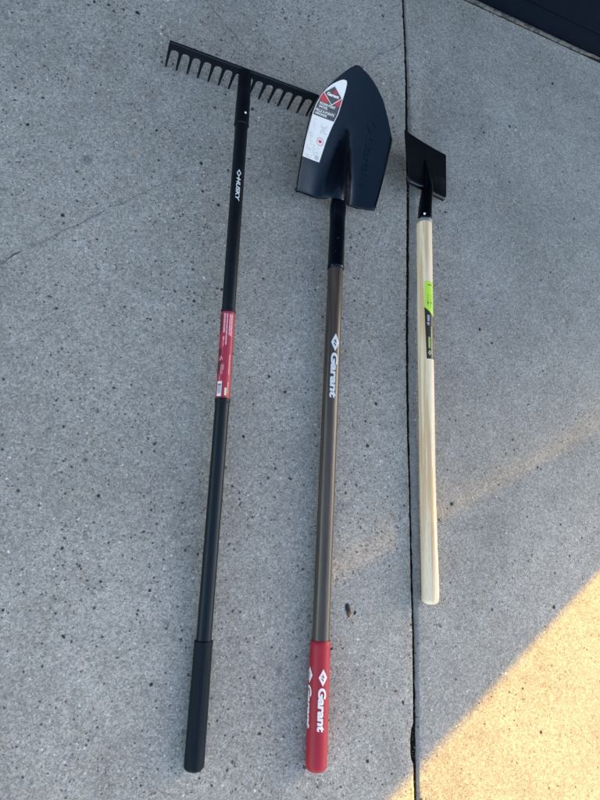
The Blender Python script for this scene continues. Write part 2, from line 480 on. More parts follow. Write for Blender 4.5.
def joint_grit():
    V, F = [], []; rnd = random.Random(12)
    for i in range(420):
        y = rnd.uniform(-0.7, 1.5)
        if noise.noise(Vector((y * 9, 4, 4))) < -0.05 and rnd.random() < 0.8: continue
        r_ = rnd.uniform(0.0006, 0.0022) * (0.6 + rnd.random() * 0.6)
        x = jx(y) + rnd.uniform(0.001, 0.0085); z = -0.0135 + r_ * 0.6 + rnd.random() * 0.007
        b = bmesh.new(); bmesh.ops.create_icosphere(b, subdivisions=1, radius=r_)
        k = len(V); b.verts.index_update()
        sx, sy = rnd.uniform(.6, 1.3), rnd.uniform(.6, 1.4)
        for v in b.verts:
            q = v.co * (1 + rnd.uniform(-.2, .2)); V.append((x + q.x * sx, y + q.y * sy, z + q.z))
        for f in b.faces: F.append(tuple(k + v.index for v in f.verts))
        b.free()
    m, t, b = nt('joint_grit')
    co = N(t, 'ShaderNodeTexCoord').outputs['Object']
    n = noise_n(t, co, 160, 2, 0.6).outputs[0]
    t.links.new(mixc(t, ramp(t, n, 0.35, 0.65), (0.05, 0.042, 0.034), (0.26, 0.22, 0.18)), b.inputs['Base Color']); b.inputs['Roughness'].default_value = 0.9
    tag(link('joint_grit', V, F, m, None, False), 'brown grit and crumbs lodged in the dark joint between the two slabs', 'grit', kind='stuff')
joint_grit()
def crack(pts, w, mat, seed):
    rnd = random.Random(seed); P = []
    for (a, b) in zip(pts, pts[1:]):
        n = max(2, int((Vector(b) - Vector(a)).length / 0.004))
        for i in range(n): P.append(Vector(a).lerp(Vector(b), i / n))
    P.append(Vector(pts[-1]))
    vs, fs = [], []
    for i, p in enumerate(P):
        d = (P[min(i + 1, len(P) - 1)] - P[max(i - 1, 0)]).normalized(); nn = Vector((-d.y, d.x))
        q = p + nn * (noise.noise(Vector((i * 0.11, seed, 0))) * 0.006 + noise.noise(Vector((i * 0.5, seed, 4))) * 0.002)
        ww = w * max(0.12, 0.55 + 1.2 * noise.noise(Vector((i * 0.16, seed, 9)))) * min(1, (len(P) - i) / 12, (i + 3) / 6)
        vs += [(*(q + nn * ww), 0.0004), (*(q - nn * ww), 0.0004)]
    for i in range(len(P) - 1): fs.append((2*i, 2*i + 1, 2*i + 3, 2*i + 2))
    tag(link('pavement_crack', vs, fs, mat, None, False), kind='structure')
crack([(-0.1609, 0.478), (-0.1092, 0.5072), (-0.037, 0.5567)], 0.0016, M['crack'], 1)
crack([(-0.037, 0.5567), (0.0798, 0.6368), (0.1857, 0.7046), (0.2768, 0.7669)], 0.0015, M['crack_faint'], 2)
crack([(0.3191, 1.2479), (0.3783, 1.1743), (0.4385, 1.1026)], 0.0026, M['crack_faint'], 3)
crack([(0.893, 1.2518), (0.8584, 1.2193), (0.8086, 1.1947), (0.7671, 1.1482)], 0.0022, M['crack_faint'], 4)
crack([(0.821, -0.0665), (0.9048, -0.0847), (0.9931, -0.0965), (1.0694, -0.1074)], 0.0006, M['crack_faint'], 5)

# ------------------------------------------------------------------ the dark wall
W0 = Vector((1.1328, 1.4565, 0)); WD = Vector((0.9866, -0.1635, 0)).normalized(); WN = Vector((WD.y, -WD.x, 0))   # WN faces the tools
if WN.y > 0: WN = -WN
END = 2.434       # run from W0 to the building's corner
def wall_box(name, a, b, f0, f1, z0, z1, mat, parent, bev=0.0):
    bm = bmesh.new()
    c = [W0 + WD * a + WN * f0, W0 + WD * b + WN * f0, W0 + WD * b + WN * f1, W0 + WD * a + WN * f1]
    v = [bm.verts.new((p.x, p.y, z)) for z in (z0, z1) for p in c]
    for f in ((0, 1, 2, 3), (7, 6, 5, 4), (0, 4, 5, 1), (1, 5, 6, 2), (2, 6, 7, 3), (3, 7, 4, 0)): bm.faces.new([v[i] for i in f])
    bmesh.ops.recalc_face_normals(bm, faces=bm.faces)
    if bev: bmesh.ops.bevel(bm, geom=bm.edges[:], offset=bev, segments=2, affect='EDGES')
    return from_bm(name, bm, mat, parent)
bw = tag(empty('building_wall', (1.1328, 1.4565, 0)), 'dark navy wall of panels at the upper right corner above the pavement', 'wall')
HOLE = [(1.785, 1.351), (2.12, 0.886), (1.925, 0.746), (1.590, 1.211)]       # unseen opening, added and slanted to throw a faint light band on the slabs
def holed(name, a, b, z0, z1, f0, f1, mat, parent):
    hole = HOLE; o = [(a, z1), (b, z1), (b, z0), (a, z0)]; h = [hole[0], hole[1], hole[2], hole[3]]
    bm = bmesh.new()
    def P(q, f): p = W0 + WD * q[0] + WN * f; return bm.verts.new((p.x, p.y, q[1]))
    L = [[P(q, f) for q in o] + [P(q, f) for q in h] for f in (f0, f1)]
    for l, flip in ((L[0], False), (L[1], True)):
        for tri in ((0, 1, 4), (1, 5, 4), (1, 2, 5), (2, 6, 5), (2, 3, 6), (3, 7, 6), (3, 0, 7), (0, 4, 7)):
            bm.faces.new([l[k] for k in tri])
    for k in range(4):
        k2 = (k + 1) % 4
        bm.faces.new((L[0][k], L[0][k2], L[1][k2], L[1][k])); bm.faces.new((L[0][4+k], L[0][4+k2], L[1][4+k2], L[1][4+k]))
    bmesh.ops.recalc_face_normals(bm, faces=bm.faces)
    return from_bm(name, bm, mat, parent, False)
holed('wall_core', -7.5, END, 0.0, 4.35, -0.020, -0.055, M['cladding'], bw)
wall_box('base_flashing', -7.5, END + .002, -0.013, -0.0195, 0.006, 0.070, M['cladding'], bw, 0.0012)
for i, (a, b) in enumerate(((-7.5, -3.604), (-3.6, -1.204))):
    wall_box('wall_panel', a, b, -0.0115, -0.0195, 0.0725, 4.30, M['cladding'], bw, 0.0012)
holed('wall_panel', -1.2, END + .002, 0.0725, 4.30, -0.0115, -0.0195, M['cladding'], bw)
def band_filter_mat():  # weak see-through tint, graded so the added light band fades out
    m = bpy.data.materials.new('light_band_tint'); m.use_nodes = True; t = m.node_tree; t.nodes.clear()
    out = t.nodes.new('ShaderNodeOutputMaterial'); mx = t.nodes.new('ShaderNodeMixShader'); tr = t.nodes.new('ShaderNodeBsdfTransparent'); gl = t.nodes.new('ShaderNodeBsdfGlossy')
    gl.inputs['Roughness'].default_value = 0.03; mx.inputs[0].default_value = 0.05
    uv = N(t, 'ShaderNodeAttribute', attribute_name='tint')
    c = mixc(t, uv.outputs['Fac'], (0.012, 0.012, 0.012), (0.185, 0.18, 0.17))
    t.links.new(c, tr.inputs[0]); t.links.new(tr.outputs[0], mx.inputs[1]); t.links.new(gl.outputs[0], mx.inputs[2]); t.links.new(mx.outputs[0], out.inputs[0])
    return m
def band_filter():  # added, unseen: fills the opening and dims the sun to a soft band
    vs, fs, tv = [], [], []; n = 12
    A, B, C_, D_ = [Vector(q) for q in HOLE]
    for i in range(n + 1):
        k = i / n
        for q in (A.lerp(D_, k), B.lerp(C_, k)):
            p = W0 + WD * q.x + WN * -0.03; vs.append((p.x, p.y, q.y)); tv.append((1 - k) ** 2.0)
    for i in range(n): fs.append((2*i, 2*i + 1, 2*i + 3, 2*i + 2))
    o = link('light_band_filter', vs, fs, band_filter_mat(), bw, False)
    at = o.data.attributes.new('tint', 'FLOAT', 'POINT'); at.data.foreach_set('value', tv)
band_filter()
wall_box('roof_capping', -7.55, END + .03, 0.0, -0.075, 4.352, 4.42, M['roofing'], bw, 0.004)
# crumbly mortar bead along the foot of the wall
def bead():
    vs, fs = [], []; n = 700; a0, a1 = -1.6, 2.4; K = 7
    for i in range(n + 1):
        a = a0 + (a1 - a0) * i / n
        w = 0.013 + 0.004 * noise.noise(Vector((a * 9, 0, 1))) + 0.003 * noise.noise(Vector((a * 45, 0, 2)))
        w *= 1 - 0.85 * smooth01((a - 0.42) / 0.16)
        h = 0.006 + 0.003 * noise.noise(Vector((a * 25, 2, 2)))
        for k in range(K):
            th = math.pi * k / (K - 1)
            f = -0.0135 + w * (0.5 - 0.5 * math.cos(th)) ; z = 0.0006 + h * math.sin(th) ** 0.7 + 0.0015 * noise.noise(Vector((a * 120, k * .8, 5)))
            if k == K - 1: z = 0.0002
            p = W0 + WD * a + WN * f
            vs.append((p.x, p.y, max(z, 0.0002)))
    for i in range(n):
        for k in range(K - 1): fs.append((i*K + k, (i+1)*K + k, (i+1)*K + k + 1, i*K + k + 1))
    o = link('mortar_bead', vs, fs, M['mortar'], bw, True)
    vs, fs = [], []
    for i in range(n + 1):
        a = a0 + (a1 - a0) * i / n
        e = 0.0026 + 0.0014 * noise.noise(Vector((a * 60, 3, 3)))
        for f in (-0.018, 0.0008 + e): p = W0 + WD * a + WN * f; vs.append((p.x, p.y, 0.00015 if f < 0 else 0.0004))
    for i in range(n): fs.append((2*i, 2*i + 1, 2*i + 3, 2*i + 2))
    link('foot_gap', vs, fs, M['joint'], bw, False)
bead()

# ------------------------------------------------------------------ garden rake
rake = tag(empty('garden_rake', (0.30, 0.3, 0)), 'black bow rake lying teeth down, leftmost tool, red label halfway along its tube', 'rake')
rr = Rod([(0.4003, 0.9908, 0.066), (0.386, 0.8599, 0.062), (0.3378, 0.4168, 0.045), (0.318, 0.2252, 0.037), (0.2624, -0.25, 0.020), (0.235, -0.4723, 0.018)],
         [0.0150, 0.0150, 0.0150, 0.0150, 0.0150, 0.0150])
sA = rr.s[1]; sB = rr.s[2]; sC = rr.s[3]; sD = rr.s[4]; sE = rr.s[5]
sock = rr.mesh('socket', M['rake_paint'], 0.0, sA, rake, cap0='dome', rad=lambda s: lerp(0.0150, 0.0168, smooth01(s / sA)))
rod_h = rr.mesh('handle_tube', M['tube_black'], sA - 0.01, sD + 0.05, rake, rad=lambda s: 0.0146 if s < sC else 0.0152)
rr.mesh('collar', M['tube_black'], sA - 0.001, sA + 0.003, rake, rad=lambda s: 0.0172)
rr.mesh('collar', M['tube_black'], sB - 0.004, sB + 0.003, rake, rad=lambda s: 0.0160)
rr.mesh('collar', M['tube_black'], sC - 0.003, sC + 0.006, rake, rad=lambda s: 0.0165)
def rivet(rod, s, phi, r, parent, mat=None, lift=0.0):
    c, d, lat, up, rad = rod.frame(s)
    n = (lat * math.sin(phi) + up * math.cos(phi)); e1 = d; e2 = n.cross(d)
    vs, fs = [], []; K = 14
    for j, (q, h) in enumerate(((1, -0.0005), (1, 0.0006), (0.7, 0.0013), (0.05, 0.0016))):
        for k in range(K):
            a = 2 * math.pi * k / K; vs.append(c + n * (rad + lift + h) + (e1 * math.cos(a) + e2 * math.sin(a)) * r * q)
    for j in range(3):
        for k in range(K): fs.append((j*K + k, j*K + (k+1) % K, (j+1)*K + (k+1) % K, (j+1)*K + k))
    fs.append(tuple(3*K + k for k in range(K)))
    o = link('rivet', vs, fs, mat or M['steel'], parent, True)
    bm = bmesh.new(); bm.from_mesh(o.data); bmesh.ops.recalc_face_normals(bm, faces=bm.faces); bm.to_mesh(o.data); bm.free()
    return o
rivet(rr, sA - 0.022, R(12), 0.0026, sock, M['white'], 0.0015)
# grip: slightly squared rubber sleeve with a sunken panel
def gshape(a, s):
    sq = 1 + 0.035 * math.cos(4 * a)
    d = (a + math.pi) % (2 * math.pi) - math.pi
    in_s = smooth01((s - sD - 0.03) / 0.006) * smooth01((sE - 0.035 - s) / 0.006)
    pan = smooth01((0.62 - abs(d + 0.2)) / 0.10)
    return sq * (1 - 0.045 * pan * in_s)
rr.mesh('grip', M['rubber'], sD, sE, rake, n=72, step=0.004, cap1='dome', shape=gshape, sharp=60,
        rad=lambda s: (0.0182 if s < sD + 0.006 else 0.0176) + 0.0010 * smooth01((s - sD) / 0.2), bev=0.0015)
# white name on the upper tube, reading towards the grip
def cyl_fn(rod, r):
    """u = distance along the rod (m), v = arc length to the right (m)"""
    def f(u, v, off):
        c, d, lat, up, _ = rod.frame(u); a = v / r
        return c + (lat * math.sin(a) + up * math.cos(a)) * (r + off)
    return f
f1 = cyl_fn(rr, 0.0150)
d = Decal(f1, 0.02, 0.002)
s0 = sA + 0.122
def hollow_diamond(d, cu, cv, hu, hv, th, mi=0):
    o = [(cu - hu, cv), (cu, cv + hv), (cu + hu, cv), (cu, cv - hv)]
    i = [(cu - hu * (1 - th), cv), (cu, cv + hv * (1 - th)), (cu + hu * (1 - th), cv), (cu, cv - hv * (1 - th))]
    for k in range(4):
        k2 = (k + 1) % 4
        d.poly([o[k], o[k2], i[k2], i[k]], mi)
v0 = -0.0055
hollow_diamond(d, s0 + 0.006, v0 + 0.004, 0.009, 0.0052, 0.42)
d.rect(s0 + 0.012, v0 + 0.0032, s0 + 0.022, v0 + 0.0050)
d.text('HUSKY', (s0 + 0.017, v0), (1, 0), (0, 1), 0.056, 0.0085, bold=0.035, shear=0.25)
d.build('lettering', [M['white_worn']], rod_h)
# red label
f2 = cyl_fn(rr, 0.0150)
d = Decal(f2, 0.02, 0.003, 0.0001)
a, b = sB + 0.003, sC - 0.003; Lb = b - a
lab = lambda u: a + Lb * u
lo, hi = -0.026, 0.022
d.poly([(a, lo), (b, lo), (b, hi), (a, hi)], 0)
rl = random.Random(3)
def lines(u0, u1, v0, v1, n, mi, dens=0.8, thick=0.5):
    """rows of unreadable small print running along the tube"""
    st = (v1 - v0) / n
    for k in range(n):
        u = u0 + rl.random() * 0.002; vv = v0 + st * (k + 0.25)
        while u < u1 - 0.002:
            w = 0.005 + rl.random() * 0.010
            if rl.random() < dens: d.rect(u, vv, min(u + w, u1), vv + st * thick, mi, 1)
            u += w + 0.0007
lines(lab(0.02), lab(0.33), -0.013, -0.0085, 1, 1, 0.97, 0.85)
lines(lab(0.02), lab(0.40), -0.0070, -0.0030, 1, 1, 0.97, 0.8)
lines(lab(0.02), lab(0.28), -0.0010, 0.0030, 1, 1, 0.97, 0.9)
lines(lab(0.02), lab(0.30), 0.0034, 0.0070, 1, 1, 0.95, 0.85)
lines(lab(0.30), lab(0.42), -0.0120, -0.0060, 2, 1, 0.9, 0.6)
d.poly([(lab(0.30), lo), (lab(0.22), -0.0150), (lab(0.03), -0.0150), (lab(0.03), lo)], 2, 1)
d.poly([(lab(0.42), lo), (lab(0.44), -0.0135), (lab(0.52), -0.0135), (lab(0.52), lo)], 2, 1)
d.poly([(lab(0.60), lo), (lab(0.565), -0.0085), (lab(0.66), -0.0135), (lab(0.72), -0.016), (lab(0.76), lo)], 2, 1)
hollow_diamond(d, lab(0.565), -0.0125, 0.0075, 0.0042, 0.5, 1)
lines(lab(0.62), lab(0.82), -0.0150, -0.0050, 4, 1, 0.85, 0.45)
lines(lab(0.50), lab(0.95), 0.0040, 0.0075, 1, 1, 0.75, 0.5)
# barcode sticker area
d.rect(lab(0.815), -0.0185, lab(0.985), -0.0075, 3, 1)
for k in range(9):
    d.rect(lab(0.845), -0.0170 + k * 0.00095, lab(0.955), -0.0170 + k * 0.00095 + 0.00055, 4, 2)
d.rect(lab(0.845), -0.0172, lab(0.858), -0.0085, 5, 3)
d.rect(lab(0.885), -0.0012, lab(0.975), 0.0035, 6, 1)
d.build('label', [M['label_red'], M['label_pink'], M['label_darkred'], M['white'], M['barcode_blue'], M['ink_dark'], M['cream']], rake)
# head: flat bar with 15 teeth
BL_, BR_ = Vector((0.2275, 1.0269, 0)), Vector((0.5808, 0.966, 0))
HD = (BR_ - BL_).normalized(); HN = Vector((HD.y, -HD.x, 0));  HN = HN if HN.y < 0 else -HN
BL_ = BL_ - HD * 0.001
HL = 0.361; NT = 15; TOP = 0.074; ARCH = 0.052; TH = 0.0048
pitch = (HL - 0.007) / (NT - 1)
def plate_pt(x, z, side, lean=1.0):
    """x along the bar, z height; the teeth curve slightly towards the handle"""
    k = max(0.0, (0.050 - z) / 0.050) ** 1.5 * 0.004
    return BL_ + HD * x + HN * (k + side) + Vector((0, 0, z))
def extr(name, outline, th, mat, parent, fn):
    """outline of (x, z), thick th"""
    bm = bmesh.new()
    A = [bm.verts.new(fn(x, z, th / 2)) for x, z in outline]; B = [bm.verts.new(fn(x, z, -th / 2)) for x, z in outline]
    bm.faces.new(A); bm.faces.new(list(reversed(B)))
    n = len(A)
    for i in range(n): bm.faces.new((A[i], B[i], B[(i+1) % n], A[(i+1) % n]))
    bmesh.ops.recalc_face_normals(bm, faces=bm.faces)
    bmesh.ops.triangulate(bm, faces=[f for f in bm.faces if len(f.verts) > 4])
    return from_bm(name, bm, mat, parent, True, 30)
# bar with arches between the teeth
ol = [(0, TOP), (HL, TOP)]
tw = 0.0080
bot = []
for i in range(NT):
    xc = 0.0035 + i * pitch
    xl, xr = max(0, xc - tw / 2), min(HL, xc + tw / 2)
    bot.append((xl, ARCH - 0.004)); bot.append((xr, ARCH - 0.004))
    if i < NT - 1:
        nx = xc + pitch - tw / 2
        for k in range(1, 8):
            a = math.pi * k / 8
            bot.append(((xr + nx) / 2 - (nx - xr) / 2 * math.cos(a), ARCH - 0.004 + 0.0075 * math.sin(a)))
ol += list(reversed(bot))
head = extr('rake_head', ol, TH, M['rake_paint'], rake, plate_pt)
# rounded stiffening lip on top of the bar
lip = Rod([BL_ + Vector((0, 0, TOP)) + HN * 0.001, BL_ + HD * HL + Vector((0, 0, TOP)) + HN * 0.001], [0.0034, 0.0034])
lip.mesh('bar_lip', M['rake_paint'], 0, HL, head, n=14, step=0.02)
for i in range(NT):
    xc = 0.0035 + i * pitch
    xl, xr = max(0, xc - tw / 2), min(HL, xc + tw / 2)
    jit = random.uniform(-.0006, .0006)
    pts = []
    zs = [ARCH - 0.0042, 0.036, 0.024, 0.013, 0.004, 0.0]
    ws = [1.0, 0.86, 0.74, 0.62, 0.50, 0.30]
    for z, w in zip(zs, ws): pts.append((lerp(xc + jit * (1 - z / .05), xl, w), z))
    for z, w in reversed(list(zip(zs, ws))): pts.append((lerp(xc + jit * (1 - z / .05), xr, w), z))
    extr('tine', pts, TH - 0.0006, M['rake_paint'], head, plate_pt)
# small cast mark on the bar
dm = Decal(lambda u, v, off: plate_pt(u, v, TH / 2 + off), 1, 1, 0.0002)
dm.text('14', (0.0, 0.0), (1, 0), (0, 1), 0.001, 0.001) if False else None

# ------------------------------------------------------------------ round point shovel
shovel = tag(empty('pointed_shovel', (0.55, 0.3, 0)), 'long round point shovel with white sticker on its black blade and red grip', 'shovel')
O = Vector((0.62351422, 0.7199, 0.03999379))
AX = Vector((0.11267703, 0.93839937, 0.32666573)).normalized(); LT = Vector((0.99286819, -0.1192173, 0)).normalized(); NR = LT.cross(AX).normalized()
BLN = 0.3145
RT = [(-.02, .100), (0.0, .1035), (.04, .108), (.085, .1125), (.15, .116), (.172, .1165), (.180, .1135), (.216, .099), (.255, .079), (.285, .053), (.300, .034), (.308, .020), (.3125, .010), (.3145, .0005)]
LFT = [(-.02, .107), (0.0, .1085), (.04, .1095), (.10, .1065), (.15, .1035), (.172, .1005), (.193, .0935), (.215, .084), (.237, .0735), (.262, .055), (.285, .036), (.300, .022), (.308, .014), (.3125, .008), (.3145, .0005)]
def bz(s, t):
    hw = .112
    u = t / hw
    z = -0.012 + 0.021 * u * u * (0.55 + 0.45 * smooth01(1 - s / 0.33))
    z -= 0.006 * smooth01((s - 0.2) / 0.12) * 0
    h = 0.031 * (1 - smooth01((s + 0.01) / 0.20))
    w = lerp(0.029, 0.011, smooth01(s / 0.17))
    z += h * math.exp(-(abs(t) / w) ** 2.5)
    # dished beside the ridge near the heel
    z -= 0.004 * (1 - smooth01(s / 0.12)) * math.exp(-((abs(t) - 0.055) / 0.022) ** 2)
    # the far end bends slightly upwards
    z += 0.010 * smooth01((s - 0.12) / 0.2) * (s / 0.31)
    return z
def blade_pt(s, t, off=0.0):
    e = 1e-3
    z = bz(s, t)
    zs = (bz(s + e, t) - z) / e; zt = (bz(s, t + e) - z) / e
    n = (NR - AX * zs - LT * zt).normalized()
    return O + AX * s + LT * t + NR * z + n * off
def shovel_blade():
    bm = bmesh.new(); rows = []
    NS, NU = 84, 64
    ss = [BLN * (1 - (1 - i / NS) ** 1.25) for i in range(NS + 1)]
    # rolled step behind the heel, then the blade
    heel = [(-1, a) for a in (95, 75, 55, 35, 15)]
    for kind, val in heel:
        a = R(val); r = 0.0055; row = []
        for k in range(NU + 1):
            u = k / NU * 2 - 1
            t = u * (table_s(0, RT) if u > 0 else table_s(0, LFT))
            amp = smooth01((abs(t) - 0.018) / 0.012)
            wob = 1 + 0.25 * noise.noise(Vector((t * 55, 1, 1)))
            p = blade_pt(0, t) - AX * (r * math.sin(a) * wob) * amp - NR * (r * (1 - math.cos(a)) * wob) * amp - AX * (0.002 * (1 - amp) * math.sin(a))
            row.append(bm.verts.new(p))
        rows.append(row)
    for s in ss:
        row = []
        for k in range(NU + 1):
            u = k / NU * 2 - 1
            u = math.copysign(1 - (1 - abs(u)) ** 1.15, u)
            t = u * (table_s(s, RT) if u > 0 else table_s(s, LFT))
            p = blade_pt(s, t)
            # turned up lip on the straight sides
            lipw = smooth01((0.178 - s) / 0.012) * smooth01((abs(u) - 0.955) / 0.045)
            p = p + NR * 0.0045 * lipw - LT * math.copysign(0.0018 * lipw, u)
            row.append(bm.verts.new(p))
        rows.append(row)
    for a, b in zip(rows, rows[1:]):
        for k in range(NU): bm.faces.new((a[k], a[k+1], b[k+1], b[k]))
    bmesh.ops.remove_doubles(bm, verts=bm.verts[:], dist=1e-5)
    bm.normal_update()
    o = from_bm('blade', bm, M['shovel_paint'], shovel, True, 60)
    md = o.modifiers.new('thick', 'SOLIDIFY'); md.thickness = 0.0022; md.offset = -1
    mb = o.modifiers.new('bev', 'BEVEL'); mb.width = 0.0005; mb.segments = 2; mb.limit_method = 'ANGLE'; mb.angle_limit = R(60)
    return o
blade = shovel_blade()
sh = Rod([(0.4793, -0.5255, 0.022), (0.5090, -0.2845, 0.0215), (0.6105, 0.5414, 0.030), (0.6205, 0.62, 0.0305), (0.6285, 0.70, 0.0345), (0.6320, 0.755, 0.047), (0.636, 0.80, 0.058)],
         [0.0185] * 7)
g1, g2, g3, g4, g5 = sh.s[1], sh.s[2], sh.s[3], sh.s[4], sh.s[5]
brown = sh.mesh('handle', M['handle_brown'], g1 - 0.02, g2 + 0.02, shovel, rad=lambda s: 0.0183)
socket = sh.mesh('socket', M['shovel_paint'], g2, sh.s[6], shovel, n=44, sharp=60,
        rad=lambda s: table_s(s, [(g2, .0203), (g2 + .004, .0203), (g2 + .006, .0196), (g3, .0190), (g4 - .03, .0188), (g4, .0205), (g5, .0125), (sh.s[6], .005)]))
rivet(sh, g2 + 0.075, R(-18), 0.0028, socket, M['shovel_paint'], 0.0008)
rivet(sh, g2 + 0.040, R(-30), 0.0018, socket, M['shovel_paint'], 0.0008)
grip = sh.mesh('grip', M['red_grip'], 0.004, g1, shovel, n=48, cap0='dome', sharp=60,
        rad=lambda s: table_s(s, [(0, .0208), (.02, .0220), (.10, .0215), (g1 - .004, .0208), (g1, .0205)]))
def logo(d, ch, cv, hu, hv, mi=0, cut=1):
    """four-pointed white lozenge with a small tool mark cut into it"""
    pts = [(ch - hu, cv), (ch, cv + hv), (ch + hu, cv), (ch, cv - hv)]
    d.poly(pts, mi)
    k = hu
    d.poly([(ch - .30*k, cv - .22*hv), (ch - .05*k, cv + .30*hv), (ch + .10*k, cv + .18*hv), (ch - .16*k, cv - .34*hv)], cut, 1)
    d.poly([(ch + .02*k, cv - .30*hv), (ch + .30*k, cv + .22*hv), (ch + .42*k, cv + .06*hv), (ch + .14*k, cv - .40*hv)], cut, 1)
    d.poly([(ch - .40*k, cv + .02*hv), (ch - .26*k, cv + .22*hv), (ch - .20*k, cv + .12*hv), (ch - .34*k, cv - .06*hv)], cut, 1)
def rod_text(rod, rad, s_hi, length, vc, height, parent, white, cut, logo_hu, logo_hv, gap=0.003, bold=0.045):
    """lozenge, then the name, reading from the head towards the grip; s decreases"""
    f = cyl_fn(rod, rad)
    d = Decal(lambda u, v, off: f(s_hi - u, v, off), 0.02, 0.003, 0.00015)
    logo(d, logo_hu, vc + height * 0.02, logo_hu, logo_hv)
    d.text('Garant', (2 * logo_hu + gap, vc - height * 0.5), (1, 0), (0, 1), length, height, bold=bold, shear=0.12, space=0.98)
    return d.build('lettering', [white, cut], parent)
s_of_y = lambda y: (y + 0.5255) / (1.0669) * (g2 - 0.0) if True else 0
# distances measured from the grip end
rod_text(sh, 0.0183, g2 - 0.163, 0.106, -0.0012, 0.0150, brown, M['white_worn'], M['handle_brown'], 0.0215, 0.0100)
rod_text(sh, 0.0217, g1 - 0.053, 0.082, -0.0010, 0.0155, grip, M['white'], M['red_grip'], 0.0165, 0.0095)
rod_text(sh, 0.0217, g1 - 0.050, 0.082, -0.0335, 0.0155, grip, M['white'], M['red_grip'], 0.0165, 0.0095)

# raised name on the blade, reading from the point towards the heel
def emboss():
    p0 = Vector((0.202, 0.063)); p1 = Vector((0.040, 0.067))
    V, F = [], []
    xd = (p1 - p0).normalized(); yd = Vector((-xd.y, xd.x)); yd = yd if yd.y > 0 else -yd
    def put(bm):
        for ax_, st in ((0, 0.004), (1, 0.004)):
            arr = [v.co[ax_] for v in bm.verts]; k = math.floor(min(arr) / st) + 1
            while k * st < max(arr):
                co = [0, 0, 0]; co[ax_] = k * st; no = [0, 0, 0]; no[ax_] = 1
                bmesh.ops.bisect_plane(bm, geom=bm.verts[:] + bm.edges[:] + bm.faces[:], plane_co=co, plane_no=no, dist=1e-7); k += 1
        top = {v: v.co.copy() for v in bm.verts}
        res = bmesh.ops.extrude_face_region(bm, geom=bm.faces[:])
        new = [g for g in res['geom'] if isinstance(g, bmesh.types.BMVert)]
        ns = set(new)
        base = len(V); bm.verts.index_update()
        for v in bm.verts: V.append(blade_pt(v.co.x, v.co.y, 0.0019 if v in ns else -0.0006))
        for f in bm.faces: F.append(tuple(base + v.index for v in f.verts))
        bm.free()
    bm, w = text_bm('Garant', 0.02, 0.12, 1.0)
    tb = p0 + xd * 0.034
    for v in bm.verts:
        q = tb + xd * (v.co.x / w * 0.122) + yd * (v.co.y / 0.7 * 0.0185 - 0.009); v.co = Vector((q.x, q.y, 0))
    put(bm)
    bm = bmesh.new()
    c = p0 + xd * 0.013
    o = [c - xd * 0.016, c + yd * 0.013, c + xd * 0.016, c - yd * 0.013]; i = [c + (q - c) * 0.72 for q in o]
    ov = [bm.verts.new((q.x, q.y, 0)) for q in o]; iv = [bm.verts.new((q.x, q.y, 0)) for q in i]
    for k in range(4): bm.faces.new((ov[k], ov[(k+1) % 4], iv[(k+1) % 4], iv[k]))
    put(bm)
    ob = link('lettering', V, F, M['shovel_paint'], blade, True, sharp=30)
    bm = bmesh.new(); bm.from_mesh(ob.data); bmesh.ops.recalc_face_normals(bm, faces=bm.faces); bm.to_mesh(ob.data); bm.free()
emboss()

